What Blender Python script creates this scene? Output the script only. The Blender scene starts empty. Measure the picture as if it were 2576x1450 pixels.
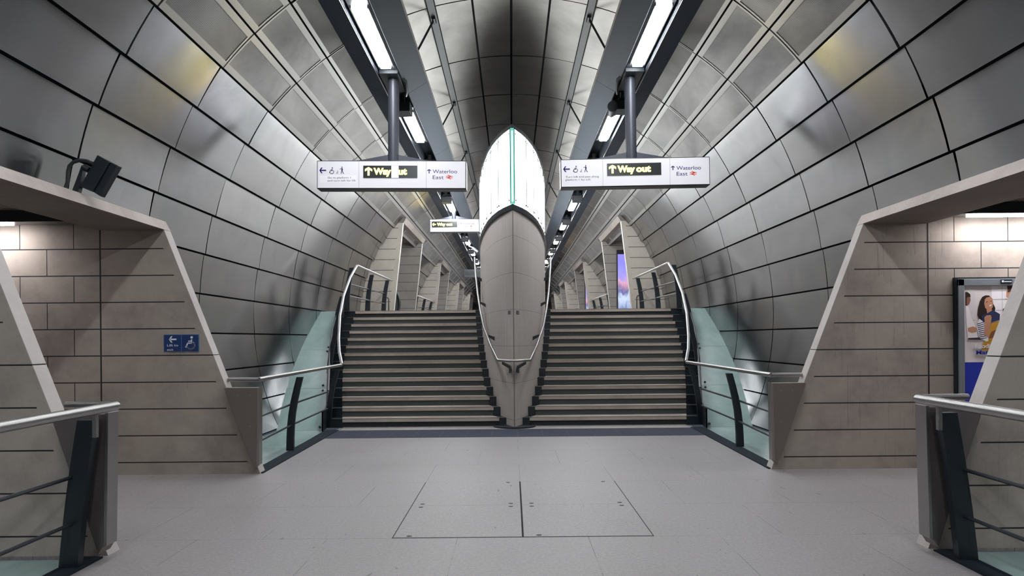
import bpy, bmesh, math, random
from mathutils import Vector, Matrix
random.seed(4)
C = bpy.context.scene.collection
EYE = 1.51; FPX = 1700.0

# ------------------------------------------------------------------ materials
class N:
    """small wrapper so that node maths can be written as expressions"""
    def __init__(s, nt, sock): s.nt, s.s = nt, sock
    def _op(s, op, *a):
        n = s.nt.nodes.new('ShaderNodeMath'); n.operation = op
        for i, v in enumerate((s,) + a):
            if isinstance(v, N): s.nt.links.new(v.s, n.inputs[i])
            else: n.inputs[i].default_value = v
        return N(s.nt, n.outputs[0])
    def __add__(s, o): return s._op('ADD', o)
    def __sub__(s, o): return s._op('SUBTRACT', o)
    def __mul__(s, o): return s._op('MULTIPLY', o)
    def __truediv__(s, o): return s._op('DIVIDE', o)
    def gt(s, o): return s._op('GREATER_THAN', o)
    def lt(s, o): return s._op('LESS_THAN', o)
    def abs(s): return s._op('ABSOLUTE')
    def floor(s): return s._op('FLOOR')
    def frac(s): return s._op('FRACT')
    def mx(s, o): return s._op('MAXIMUM', o)
    def mn(s, o): return s._op('MINIMUM', o)
    def mod(s, o): return s._op('FLOORED_MODULO', o)

class Mat:
    def __init__(s, name, col=(.5,.5,.5), rough=.5, metal=0, spec=.5):
        s.m = bpy.data.materials.new(name); s.m.use_nodes = True
        s.nt = s.m.node_tree; s.b = s.nt.nodes['Principled BSDF']
        s.b.inputs['Base Color'].default_value = (*col, 1)
        s.b.inputs['Roughness'].default_value = rough
        s.b.inputs['Metallic'].default_value = metal
        s.b.inputs['Specular IOR Level'].default_value = spec
        s.m.diffuse_color = (*col, 1)
    def pos(s):
        g = s.nt.nodes.new('ShaderNodeNewGeometry'); x = s.nt.nodes.new('ShaderNodeSeparateXYZ')
        s.nt.links.new(g.outputs['Position'], x.inputs[0])
        return [N(s.nt, o) for o in x.outputs]
    def noise(s, scale, detail=3, rough=.55, stretch=None, dist=0):
        n = s.nt.nodes.new('ShaderNodeTexNoise'); n.inputs['Scale'].default_value = scale
        n.inputs['Detail'].default_value = detail; n.inputs['Roughness'].default_value = rough
        n.inputs['Distortion'].default_value = dist
        g = s.nt.nodes.new('ShaderNodeNewGeometry'); src = g.outputs['Position']
        if stretch:
            v = s.nt.nodes.new('ShaderNodeVectorMath'); v.operation = 'MULTIPLY'
            s.nt.links.new(src, v.inputs[0]); v.inputs[1].default_value = stretch; src = v.outputs[0]
        s.nt.links.new(src, n.inputs['Vector'])
        return N(s.nt, n.outputs['Fac'])
    def ramp(s, f, stops):
        r = s.nt.nodes.new('ShaderNodeValToRGB'); e = r.color_ramp.elements
        while len(e) < len(stops): e.new(.5)
        for i, (p, c) in enumerate(stops):
            e[i].position = p; e[i].color = (*c, 1) if hasattr(c, '__len__') else (c, c, c, 1)
        s.nt.links.new(f.s, r.inputs[0]); return r.outputs[0]
    def mix(s, f, a, b, mode='MIX'):
        n = s.nt.nodes.new('ShaderNodeMix'); n.data_type = 'RGBA'; n.blend_type = mode
        if isinstance(f, N): s.nt.links.new(f.s, n.inputs['Factor'])
        else: n.inputs['Factor'].default_value = f
        for k, v in ((6, a), (7, b)):
            if isinstance(v, tuple): n.inputs[k].default_value = (*v, 1)
            else: s.nt.links.new(v, n.inputs[k])
        return n.outputs[2]
    def color(s, out): s.nt.links.new(out, s.b.inputs['Base Color']); return s
    def rough(s, f, a, b):
        m = s.nt.nodes.new('ShaderNodeMapRange'); s.nt.links.new(f.s, m.inputs[0])
        m.inputs[3].default_value = a; m.inputs[4].default_value = b
        s.nt.links.new(m.outputs[0], s.b.inputs['Roughness']); return s
    def bump(s, f, strength=.3, dist=.01):
        n = s.nt.nodes.new('ShaderNodeBump'); n.inputs['Strength'].default_value = strength
        n.inputs['Distance'].default_value = dist
        s.nt.links.new(f.s, n.inputs['Height']); s.nt.links.new(n.outputs[0], s.b.inputs['Normal']); return s
    def emit(s, col, k):
        s.b.inputs['Emission Color'].default_value = (*col, 1); s.b.inputs['Emission Strength'].default_value = k; return s

M = {}
def simple(name, col, rough=.5, metal=0, spec=.5):
    M[name] = Mat(name, col, rough, metal, spec).m

def aniso(a, k):
    # brushed along the tunnel, so highlights smear around the ring
    a.b.inputs['Anisotropic'].default_value = k
    g = a.nt.nodes.new('ShaderNodeNewGeometry'); c = a.nt.nodes.new('ShaderNodeVectorMath'); c.operation = 'CROSS_PRODUCT'
    a.nt.links.new(g.outputs['Normal'], c.inputs[0]); c.inputs[1].default_value = (0, 1, 0)
    a.nt.links.new(c.outputs[0], a.b.inputs['Tangent'])
def steel(name, lo, hi, r0, r1, smudge=1.3):
    a = Mat(name, hi, r0, 1)
    n = a.noise(smudge, 5, .6, dist=.6); f = a.noise(60, 2)
    c = a.ramp(n, [(.25, lo), (.75, hi)])
    a.color(c); a.rough(n, r1, r0)
    aniso(a, .9)
    M[name] = a.m
steel('satin_steel_panel', (.23,.232,.244), (.335,.335,.346), .165, .225)
steel('shadow_steel_panel', (.045,.042,.04), (.08,.075,.07), .3, .4)  # darker steel row: shade beside the beam put into its colour
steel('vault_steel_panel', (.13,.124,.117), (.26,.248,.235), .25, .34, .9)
# perforated panel
a = Mat('perforated_steel_panel', (.25,.24,.24), .36, 1)
x, y, z = a.pos()
n = a.noise(1.1, 4, .6, (1, .6, 1), .5)
c = a.ramp(n, [(.32, (.075,.073,.073)), (.68, (.20,.195,.19))])
ang = (z - 1.9)._op('ARCTAN2', x.abs())
dx = ((ang * (4.4 / .016)).frac() - .5); dy = ((y / .016).frac() - .5)
hole = (dx * dx + dy * dy).lt(.07) * y.lt(7.91)
c = a.mix(hole, c, (.03,.03,.035)); a.color(c); aniso(a, .85); M['perforated_steel_panel'] = a.m
simple('panel_frame_steel', (.42,.415,.41), .38, 1)
simple('dark_joint', (.006,.009,.012), .7, 0, .15)
simple('black_metal', (.007,.012,.017), .42)
simple('black_matte', (.012,.015,.018), .75)
simple('stainless_steel', (.36,.355,.35), .36, 1)
a = Mat('brushed_steel_plate', (.33,.315,.31), .4, 1); n = a.noise(9, 4); a.rough(n, .3, .5); M['brushed_steel_plate'] = a.m
a = Mat('bronze_steel_plate', (.22,.195,.185), .42, .85); n = a.noise(5, 5); a.rough(n, .34, .55); M['bronze_steel_plate'] = a.m
a = Mat('beam_paint', (.06,.075,.10), .6, 0, .2); M['beam_paint'] = a.m
simple('trough_paint', (.03,.04,.055), .6)
simple('lamp_housing', (.05,.055,.07), .45, .3)
simple('rail_paint', (.09,.092,.095), .45, .4)
simple('strip_aluminium', (.26,.25,.24), .4, .8)

def concrete(name, base, dark, zj=None, edge=None, brick=False, stains=True, streak=0, ripple=.0, plane='xz'):
    a = Mat(name, base, .8, 0, .25)
    big = a.noise(1.4, 5, .65); fine = a.noise(85, 3, .7); mid = a.noise(11, 5, .7)
    c = a.ramp(fine, [(.30, tuple(v*.62 for v in base)), (.5, base), (.72, tuple(min(1, v*1.35) for v in base))])
    c = a.mix(.55, c, a.ramp(mid, [(.32, tuple(v*.72 for v in base)), (.62, tuple(v*1.12 for v in base))]))
    if stains:
        c = a.mix(.75, c, a.ramp(big, [(.3, dark), (.56, base)]))
    x, y, z = a.pos()
    if streak:
        st = a.noise(1, 4, .7, (38, 38, 1.1)); st2 = a.noise(1.1, 3, .6)
        mk = (st.gt(.60)) * (st2.gt(.47)) * x.gt(0) * (streak * .7)
        c = a.mix(mk, c, tuple(v*.45 for v in base))
    if zj:
        z0, dz, w = zj
        g = ((z - z0) / dz + .5).frac() - .5
        m = g.abs().lt(w / dz / 2)
        if edge:
            e0, k, gap, full = edge
            dist = x.abs() - (z * k + e0)
            near = dist.gt(gap).mx((z - full).abs().lt(.02))
            m = m * near
        if brick:
            row = ((z - z0) / dz).floor()
            off = row.mod(2) * .305
            v = ((x.abs() - 4.99 - off) / .61 + .5).frac() - .5
            mv = v.abs().lt(.008) * x.abs().gt(4.70)
            m = m.mx(mv).mx((x.abs() - 4.69).abs().lt(.009))
        c = a.mix(m, c, (.02,.02,.022))
        h = fine * .25 - m
        a.bump(h, .5, .008)
    else: a.bump(fine, .25, .003)
    a.color(c); M[name] = a.m
CB = (.30,.262,.232); CD = (.17,.146,.13)
concrete('passage_concrete', CB, CD, (.14, .303, .013), (2.90, .385, .085, 1.352), True, streak=.5)
concrete('passage_concrete_near', (.36,.32,.285), (.22,.19,.17), (.14, .303, .011), (2.90, .385, .085, 1.352), False, streak=.3)
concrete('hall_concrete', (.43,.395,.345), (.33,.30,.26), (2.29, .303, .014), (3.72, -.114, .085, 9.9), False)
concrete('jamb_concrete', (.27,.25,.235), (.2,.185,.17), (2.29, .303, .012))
concrete('smooth_concrete', (.42,.395,.38), (.34,.31,.29), None)
concrete('lintel_concrete', (.40,.35,.325), (.28,.24,.22), None)
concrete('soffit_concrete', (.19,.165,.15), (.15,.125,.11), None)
concrete('stone_tread', (.39,.34,.30), (.27,.23,.2), None)
simple('stone_riser', (.055,.062,.062), .75)
# hull concrete: fine precast panels with hairline joints
a = Mat('prow_concrete', (.33,.30,.275), .55, 0, .4)
x, y, z = a.pos()
base = (.35,.315,.29)
n1 = a.noise(1.8, 5, .65); n2 = a.noise(70, 3, .7); n3 = a.noise(1, 4, .6, (16, 16, .9))
c = a.ramp(n1, [(.3, (.40,.36,.33)), (.65, (.54,.495,.46))])
c = a.mix(.5, c, a.ramp(n2, [(.3, (.36,.325,.295)), (.7, (.57,.525,.49))]))
c = a.mix(.35, c, a.ramp(n3, [(.3, (.33,.295,.265)), (.65, (.49,.45,.42))]))
g = (((z - .14) / .62 + .5).frac() - .5).abs().lt(.0045)
g = g.mx(x.abs().lt(.008) * y.lt(11.6))
c = a.mix(g * .75, c, (.07,.06,.055)); a.color(c); a.rough(n1, .5, .66); a.bump(n2, .12, .003); M['prow_concrete'] = a.m
# floor
def floor_mat(name, base, cols, hatch=False):
    a = Mat(name, base, .5, 0, .45)
    n1 = a.noise(105, 2, .7); n2 = a.noise(.9, 5, .6); n3 = a.noise(38, 3, .75)
    c = a.ramp(n1, [(.28, tuple(v*.5 for v in base)), (.46, tuple(v*.95 for v in base)), (.55, base), (.72, tuple(min(1, v*1.7) for v in base))])
    c = a.mix(.45, c, a.ramp(n3, [(.34, tuple(v*.55 for v in base)), (.64, tuple(v*1.35 for v in base))]))
    c = a.mix(.3, c, a.ramp(n2, [(.3, tuple(v*.68 for v in base)), (.6, base)]))
    x, y, z = a.pos()
    if cols:
        tx, ty = cols
        row = ((y - 5.13) / ty).floor()
        ox = row.mod(2) * (tx * .5)
        gx = (((x - .04 + ox) / tx + .5).frac() - .5).abs().lt(.0022 / tx)
        gy = (((y - 5.13) / ty + .5).frac() - .5).abs().lt(.0022 / ty)
        brk = a.noise(1.7, 2).gt(.46)
        c = a.mix(gx.mx(gy) * (brk * .6 + .25), c, (.05,.047,.045))
    scuff = a.noise(13, 2, .5, (1, .35, 1)).gt(.735)
    c = a.mix(scuff * .6, c, (.06,.055,.052))
    a.color(c); a.rough(n2, .42, .56); a.bump(n1, .05, .002); M[name] = a.m
floor_mat('terrazzo_floor', (.228,.213,.215), (.99, .99))
floor_mat('terrazzo_cover', (.228,.213,.215), None)
floor_mat('stone_landing', (.30,.28,.265), None)
a = Mat('blue_paving', (.075,.085,.125), .75, 0, .15); x, y, z = a.pos(); n = a.noise(90, 3)
c = a.ramp(n, [(.3, (.022,.026,.042)), (.7, (.05,.056,.082))])
g = (((x - .04) / .4 + .5).frac() - .5).abs().lt(.006); c = a.mix(g, c, (.09,.09,.105)); a.color(c); M['blue_paving'] = a.m
simple('kerb_stone', (.012,.019,.026), .8, 0, .12)
# sea green glass deck
a = Mat('green_glass', (.30,.42,.40), .22, 0, .6); n = a.noise(1.6, 4, .6, (1, .5, 1), .4)
a.color(a.ramp(n, [(.3, (.19,.285,.275)), (.7, (.29,.39,.375))])); M['green_glass'] = a.m
# light sources
def lamp(name, col, k): M[name] = Mat(name, col, .5).emit(col, k).m
lamp('lamp_diffuser', (.95,.97,1), 52)
lamp('uplight_tube', (1,.97,.93), 5)
lamp('passage_tube', (1,.96,.97), 42)
a = Mat('lit_glass', (.25,.28,.28), .3); x, y, z = a.pos(); n = a.noise(1.2, 3, .5, (1, 1, .35))
a.nt.links.new(a.ramp(n, [(.3, (.80,.90,.90)), (.6, (1, 1, .98))]), a.b.inputs['Emission Color']); a.b.inputs['Emission Strength'].default_value = 3.6; M['lit_glass'] = a.m
a = Mat('green_edge_light', (.02,.25,.2), .3); x, y, z = a.pos()
a.emit((.16,.62,.52), .55); M['green_edge_light'] = a.m
lamp('green_core_light', (.82,1,.97), 1.5)
lamp('yellow_lit', (1,.80,.10), 5)
lamp('led_patch', (.92,.96,1), 1.0)
a = Mat('sign_white', (.58,.57,.61), .5).emit((.97,.97,1), .15); M['sign_white'] = a.m  # faint glow added to brighten the white sign face
simple('sign_far_white', (.40,.39,.41), .5)
simple('sign_black', (.018,.022,.022), .3)
simple('sign_blue', (.012,.016,.13), .5)
simple('sign_grey_text', (.12,.12,.15), .5)
simple('sign_red', (.72,.06,.03), .5)
simple('plate_blue', (.006,.028,.12), .4)
simple('plate_white', (.60,.64,.70), .5)
simple('plate_line', (.10,.20,.32), .5)
simple('poster_frame', (.24,.27,.30), .45, .6)
simple('poster_paper', (.66,.61,.62), .35)
simple('poster_paper_blue', (.012,.03,.34), .35)
for nm, c in dict(skin=(.50,.24,.15), skin_dark=(.22,.10,.07), hair=(.020,.011,.010), hair_brown=(.07,.03,.02), white_cloth=(.78,.76,.78),
                  navy=(.02,.03,.09), mustard=(.52,.26,.03), brown=(.20,.08,.04), window=(.80,.78,.82), line=(.50,.47,.50), lightgrey=(.62,.58,.60), dark=(.03,.025,.03), red=(.3,.03,.02)).items():
    simple('ink_' + nm, c, .4)
# purple screen
a = Mat('screen_picture', (.1,.1,.3), .3); x, y, z = a.pos(); n = a.noise(5, 4, .6, (1.5, 1, .6), 1.2)
f = (z - 2.5) / 2.0 + (n - .5) * .35
out = a.ramp(f, [(0, (.16,.25,.36)), (.18, (.62,.72,.85)), (.3, (.06,.09,.2)), (.45, (.75,.35,.36)), (.55, (.35,.30,.75)), (.8, (.22,.22,.8)), (1, (.28,.22,.62))])
a.nt.links.new(out, a.b.inputs['Emission Color']); a.b.inputs['Emission Strength'].default_value = .7; M['screen_picture'] = a.m
lamp('amber_lamp', (1,.6,.25), 8)
a = Mat('mesh_ceiling', (.12,.105,.095), .7, .2); x, y, z = a.pos()
g = ((x / .05).frac().lt(.35)) .mx((y / .05).frac().lt(.35)); a.color(a.mix(g, (.03,.027,.025), (.17,.15,.135))); M['mesh_ceiling'] = a.m
simple('drum_glass', (.05,.07,.06), .15)

# ------------------------------------------------------------------ mesh builder
class MB:
    def __init__(s): s.v, s.f, s.mi, s.cur = [], [], [], 0
    def mat(s, i): s.cur = i; return s
    def add(s, verts, faces):
        o = len(s.v); s.v += [tuple(v) for v in verts]
        for f in faces: s.f.append([o + i for i in f]); s.mi.append(s.cur)
        return s
    def box(s, x0, x1, y0, y1, z0, z1):
        if x0 > x1: x0, x1 = x1, x0
        v = [(x, y, z) for x in (x0, x1) for y in (y0, y1) for z in (z0, z1)]
        return s.add(v, [(0,1,3,2),(4,6,7,5),(0,4,5,1),(2,3,7,6),(0,2,6,4),(1,5,7,3)])
    def prism(s, poly, axis, a, b):
        """poly in the plane across axis ('y': xz, 'z': xy, 'x': yz), extruded a..b"""
        def P(p, t): return {'y': (p[0], t, p[1]), 'z': (p[0], p[1], t), 'x': (t, p[0], p[1])}[axis]
        n = len(poly); v = [P(p, a) for p in poly] + [P(p, b) for p in poly]
        return s.add(v, [tuple(range(n)), tuple(range(2*n-1, n-1, -1))] + [(i, i+n, (i+1) % n + n, (i+1) % n) for i in range(n)])
    def tube(s, pts, r, seg=10, r2=None, caps=True):
        pts = [Vector(p) for p in pts]; n = len(pts); rings = []; prev = None
        for i, p in enumerate(pts):
            t = ((pts[min(i+1, n-1)] - p).normalized() + (p - pts[max(i-1, 0)]).normalized())
            t = t.normalized() if t.length > 1e-6 else Vector((0, 1, 0))
            if prev is None:
                up = Vector((0, 0, 1)) if abs(t.z) < .9 else Vector((1, 0, 0)); u = t.cross(up).normalized()
            else: u = (prev - t * prev.dot(t)).normalized()
            prev = u; w = t.cross(u); R = r if r2 is None else r + (r2 - r) * i / (n - 1)
            rings.append([p + (u * math.cos(k * 2 * math.pi / seg) + w * math.sin(k * 2 * math.pi / seg)) * R for k in range(seg)])
        v = [q for rg in rings for q in rg]; f = []
        for i in range(n - 1):
            for k in range(seg):
                k2 = (k + 1) % seg; f.append((i*seg+k, i*seg+k2, (i+1)*seg+k2, (i+1)*seg+k))
        if caps: f += [tuple(range(seg))[::-1], tuple(range((n-1)*seg, n*seg))]
        return s.add(v, f)
    def strip(s, A, B, close=False):
        n = len(A); return s.add(list(A) + list(B), [(i, i+1, n+i+1, n+i) for i in range(n-1)])
    # flat drawing on a plane facing the camera: coordinates (x, z) at depth y
    def poly(s, pts, y, t=.002): return s.prism(pts, 'y', y, y - t)
    def disc(s, cx, cz, r, y, seg=20, rz=None, t=.002):
        rz = rz or r
        return s.poly([(cx + r * math.cos(k*2*math.pi/seg), cz + rz * math.sin(k*2*math.pi/seg)) for k in range(seg)], y, t)
    def stroke(s, pts, w, y, t=.002):
        for (x0, z0), (x1, z1) in zip(pts, pts[1:]):
            L = math.hypot(x1-x0, z1-z0) or 1; nx, nz = -(z1-z0)/L*w/2, (x1-x0)/L*w/2
            s.poly([(x0+nx, z0+nz), (x1+nx, z1+nz), (x1-nx, z1-nz), (x0-nx, z0-nz)], y, t)
        for (x0, z0) in pts[1:-1]: s.disc(x0, z0, w/2, y, 10, t=t)
        return s
    def arc(s, cx, cz, r, a0, a1, w, y, n=18, t=.002):
        return s.stroke([(cx + r*math.cos(math.radians(a0+(a1-a0)*i/n)), cz + r*math.sin(math.radians(a0+(a1-a0)*i/n))) for i in range(n+1)], w, y, t)
    def build(s, name, mats, parent=None, smooth=False, bevel=0, auto=None):
        if isinstance(mats, str): mats = [mats]
        me = bpy.data.meshes.new(name); 
        org = Vector((0, 0, 0))
        if parent is not None: org = world_of(parent)
        me.from_pydata([tuple(Vector(v) - org) for v in s.v], [], s.f)
        for m in mats: me.materials.append(M[m])
        me.polygons.foreach_set('material_index', s.mi)
        bm = bmesh.new(); bm.from_mesh(me); bmesh.ops.recalc_face_normals(bm, faces=bm.faces); bm.to_mesh(me); bm.free()
        if smooth:
            me.polygons.foreach_set('use_smooth', [True] * len(me.polygons)); me.set_sharp_from_angle(angle=math.radians(auto or 38))
        o = bpy.data.objects.new(name, me); C.objects.link(o)
        if parent is not None: o.parent = parent
        if bevel:
            b = o.modifiers.new('bevel', 'BEVEL'); b.width = bevel; b.segments = 2; b.limit_method = 'ANGLE'
        return o
def world_of(o):
    v = Vector(o.location)
    while o.parent is not None: o = o.parent; v = v + Vector(o.location)
    return v
def tag(o, label=None, cat=None, group=None, kind=None):
    for k, v in (('label', label), ('category', cat), ('group', group), ('kind', kind)):
        if v: o[k] = v
    return o
def thing(name, loc, label, cat, group=None):
    o = bpy.data.objects.new(name, None); C.objects.link(o); o.location = loc; o.empty_display_size = .1
    return tag(o, label, cat, group)
def struct(o, label=None): 
    o['kind'] = 'structure'
    if label: o['label'] = label
    return o
def text(body, x0, x1, z0, z1, y, mat, parent, bold=0, name='lettering'):
    """lettering scaled into the box x0..x1 (z0 = baseline, z1 = cap height), facing the camera side"""
    cu = bpy.data.curves.new('t', 'FONT'); cu.body = body; cu.size = 1; cu.offset = bold; cu.extrude = .004; cu.resolution_u = 4
    cu.space_character = 1.0
    o = bpy.data.objects.new('t', cu); C.objects.link(o)
    dg = bpy.context.evaluated_depsgraph_get(); me = bpy.data.meshes.new_from_object(o.evaluated_get(dg))
    bpy.data.objects.remove(o); bpy.data.curves.remove(cu)
    xs = [v.co.x for v in me.vertices]; sx = (x1 - x0) / (max(xs) - min(xs)); mn = min(xs)
    sz = (z1 - z0) / .73
    org = world_of(parent)
    for v in me.vertices:
        v.co = Vector((x0 + (v.co.x - mn) * sx, y - .0008 - v.co.z * .2, z0 + v.co.y * sz)) - org
    me.materials.clear(); me.materials.append(M[mat]); me.name = name
    t = bpy.data.objects.new(name, me); C.objects.link(t); t.parent = parent; return t
def lerp(tab, t):
    if t <= tab[0][0]: return tab[0][1]
    for (a, u), (b, w) in zip(tab, tab[1:]):
        if t <= b: return u + (w - u) * (t - a) / (b - a)
    return tab[-1][1]
SIDE = {-1: 'left', 1: 'right'}

# ------------------------------------------------------------------ tunnel lining
R, CZ = 4.4, 1.90
RINGS = [-11.6, -10.1, -8.6, -7.1, -5.6, -4.1, -2.6, -1.1, .4, 1.9, 3.4, 4.93, 6.45, 7.91, 9.45, 11.44, 13.25, 15.1, 17.0]
while RINGS[-1] < 64: RINGS.append(RINGS[-1] + 1.87)
STEP = 7.2
def lin(a, r=R): a = math.radians(a); return (r * math.cos(a), CZ + r * math.sin(a))
def lining_x(z, r=R): return math.sqrt(max(0, r*r - (z - CZ)**2))
FIN_UP = [(19.4, 23.55), (29.8, 33.8), (40.3, 44.2), (50.8, 54.8)]
PASS = (4.77, 7.66)
def subtract(iv, holes):
    out = [iv]
    for h0, h1 in holes:
        nxt = []
        for a, b in out:
            if h1 <= a or h0 >= b: nxt.append((a, b)); continue
            if h0 - a > .08: nxt.append((a, h0))
            if b - h1 > .08: nxt.append((h1, b))
        out = nxt
    return out
def panel(mb, s, a0, a1, d0, d1, fg, rg, na=4, inset=None, lap=0):
    """one curved steel panel with returned edges; s = side"""
    ga = math.degrees(fg / 2 / R); a0 += ga; a1 -= ga; d0 += rg/2; d1 -= rg/2
    tilt = (random.uniform(-1, 1) * .006, random.uniform(-1, 1) * .006)
    def pt(a, d, r=R):
        u = (a - a0)/(a1 - a0) - .5; w = (d - d0)/(d1 - d0) - .5
        x, z = lin(a, r + u*(tilt[0] + lap) + w*tilt[1]); return (s*x, d, z)
    def grid(a0, a1, d0, d1, r, na):
        A = [pt(a0 + (a1-a0)*i/na, d0, r) for i in range(na+1)]; B = [pt(a0 + (a1-a0)*i/na, d1, r) for i in range(na+1)]
        mb.strip(A, B); return A, B
    if inset is None:
        mb.mat(0); A, B = grid(a0, a1, d0, d1, R, na)
    else:
        fa, fd = inset; fa = math.degrees(fa / R)
        b0, b1, e0, e1 = a0+fa, a1-fa, d0+fd, d1-fd
        mb.mat(1)
        grid(a0, b0, d0, d1, R, 1); grid(b1, a1, d0, d1, R, 1); grid(b0, b1, d0, e0, R, na); grid(b0, b1, e1, d1, R, na)
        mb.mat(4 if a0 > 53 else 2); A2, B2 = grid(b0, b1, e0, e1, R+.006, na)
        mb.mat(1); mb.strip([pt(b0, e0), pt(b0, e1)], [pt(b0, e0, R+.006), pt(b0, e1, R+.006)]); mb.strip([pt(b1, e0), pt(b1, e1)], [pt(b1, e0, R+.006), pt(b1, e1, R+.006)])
        for e in (e0, e1): mb.strip([pt(b0 + (b1-b0)*i/na, e) for i in range(na+1)], [pt(b0 + (b1-b0)*i/na, e, R+.006) for i in range(na+1)])
        A = [pt(a0 + (a1-a0)*i/na, d0) for i in range(na+1)]; B = [pt(a0 + (a1-a0)*i/na, d1) for i in range(na+1)]
    mb.mat(1 if inset else 0)
    out = lambda p: (CZ and (p[0]*(1+.022/R), p[1], CZ + (p[2]-CZ)*(1+.022/R)))
    for L in (A, B, [A[-1], B[-1]]): mb.strip(L, [out(p) for p in L])
    L = [A[0], B[0]]; e = math.degrees(.012/R)
    mb.strip(L, [pt(a0 + e, d0, R + .006), pt(a0 + e, d1, R + .006)]); mb.mat(3)
    mb.strip([pt(a0 + e, d0, R + .006), pt(a0 + e, d1, R + .006)], [pt(a0 + e, d0, R + .06), pt(a0 + e, d1, R + .06)])
def backing(mb, s, a0, a1, ivs):
    mb.mat(3)
    n = max(2, int((a1 - a0) / 3.6))
    for d0, d1 in ivs:
        P = [lin(a0 + (a1-a0)*i/n, R+.045) for i in range(n+1)]
        mb.strip([(s*x, d0, z) for x, z in P], [(s*x, d1, z) for x, z in P])
LAP = .052
LM = ['satin_steel_panel', 'panel_frame_steel', 'perforated_steel_panel', 'dark_joint', 'shadow_steel_panel']
ALL = (RINGS[0], RINGS[-1])
for s in (-1, 1):
    mb = MB()
    low = [(-99, PASS[1] + .1)]
    for k in range(-4, 9):
        a0 = k * STEP + 3.6; a1 = a0 + STEP
        holes = []
        ztop = lin(a1)[1]
        if a1 < 11: holes.append((4.71, PASS[1] + .13))
        if a1 < 40: holes += [(p - .03, q + .03) for p, q in FIN_UP]
        if a1 < -3: holes.append((18.9, 99))
        for d0, d1 in zip(RINGS, RINGS[1:]):
            pieces = [(p, q, a0) for p, q in subtract((d0, d1), holes)]
            if 10 < a0 < 11:      # the row over the passage starts behind the lintel
                if 4.92 < d0 < 7.9:
                    pieces = [(d0, d1, 12.6)]
                    if d1 > 7.8: panel(mb, s, a0, 12.6, PASS[1] + .16, d1, .002, .02, 2)
                else: pieces = [(d0, d1, a0)]
            for p, q, b0 in pieces:
                perf = a0 > 39 and a1 < 54.5
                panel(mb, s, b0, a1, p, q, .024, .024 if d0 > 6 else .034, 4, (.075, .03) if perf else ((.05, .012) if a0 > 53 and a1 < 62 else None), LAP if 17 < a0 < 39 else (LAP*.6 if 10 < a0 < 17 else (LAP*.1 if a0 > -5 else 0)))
        if 10 < a0 < 11:
            cut = (4.71, 7.91); backing(mb, s, a0, a1, subtract(ALL, holes + [(4.71, PASS[1] + .15)])); backing(mb, s, 12.6, a1, [cut])
        else: backing(mb, s, a0, a1, subtract(ALL, holes))
    struct(mb.build('wall_' + SIDE[s], LM, smooth=True), 'curved satin steel tunnel lining on the %s' % SIDE[s])
mb = MB()
for k in range(8):
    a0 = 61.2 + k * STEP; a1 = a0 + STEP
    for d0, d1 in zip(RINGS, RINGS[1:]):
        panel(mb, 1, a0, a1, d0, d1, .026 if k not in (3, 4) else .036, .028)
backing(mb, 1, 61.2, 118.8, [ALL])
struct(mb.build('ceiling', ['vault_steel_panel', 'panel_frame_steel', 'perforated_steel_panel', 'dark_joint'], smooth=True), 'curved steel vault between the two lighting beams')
mb = MB(); n = 40
for d, z0 in ((RINGS[0], -.6), (RINGS[-1], 2.17)):
    mb.prism([((R+.1)*math.cos(2*math.pi*i/n), CZ + (R+.1)*math.sin(2*math.pi*i/n)) for i in range(n)], 'y', d - .1, d)
struct(mb.build('wall_end', ['soffit_concrete']), 'dark end walls of the tunnel')

# ------------------------------------------------------------------ floors
def outer(d): return lerp([(11.2,2.90),(11.6,2.955),(11.9,3.03),(12.5,3.18),(13.1,3.32),(13.7,3.43),(14.3,3.51),(14.9,3.575),(15.5,3.62),(15.9,3.64)], d)
PLAN = [(11.28,.0),(11.6,.135),(11.9,.24),(12.3,.345),(12.8,.445),(13.4,.53),(14.0,.605),(14.6,.665),(15.2,.715),(15.9,.76),(17.0,.80),(19,.83),(24,.84)]
def hull(d): return lerp(PLAN, d)
mb = MB(); mb.box(-2.96, 2.96, -11.6, 11.62, -.12, 0)
for s in (-1, 1):
    mb.box(s*2.96, s*9.2, PASS[0], PASS[1] + .02, -.12, 0)
    mb.box(s*2.96, s*3.0, PASS[1], 11.6, -.12, -.002)
struct(mb.build('floor', 'terrazzo_floor'), 'grey terrazzo floor of the lower concourse')
mb = MB(); mb.box(-4.36, 4.36, 15.83, 64, 2.05, 2.17)
for p, q in FIN_UP:
    for s in (-1, 1): mb.box(s*4.36, s*7.2, p, q, 2.05, 2.17)
struct(mb.build('floor_upper', 'stone_landing'), 'upper hall floor above the stairs')
mb = MB(); mb.box(-2.94, 2.94, 10.36, 11.22, .0, .004)
struct(mb.build('trim_1', 'blue_paving'), 'blue grey paving strip before the stairs')
n = 1
for s in (-1, 1):
    for d0, d1, w in ((-3, PASS[0] - .05, .16), (PASS[1] + .02, 11.25, .15)):
        n += 1; mb = MB(); mb.prism([(s*(2.87 if d1 > 6 else 2.90), d0), (s*(3.03 if d1 > 6 else 3.06), d0), (s*(3.14 if d1 > 6 else 3.06), d1), (s*(2.93 if d1 > 6 else 2.90), d1)], 'z', -.15, .012)
        struct(mb.build('trim_%d' % n, 'kerb_stone'), 'dark kerb below the %s %s railing' % (SIDE[s], 'far' if d1 > 6 else 'near'))
TRIM = n
def trim_name():
    global TRIM; TRIM += 1; return 'trim_%d' % TRIM
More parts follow.
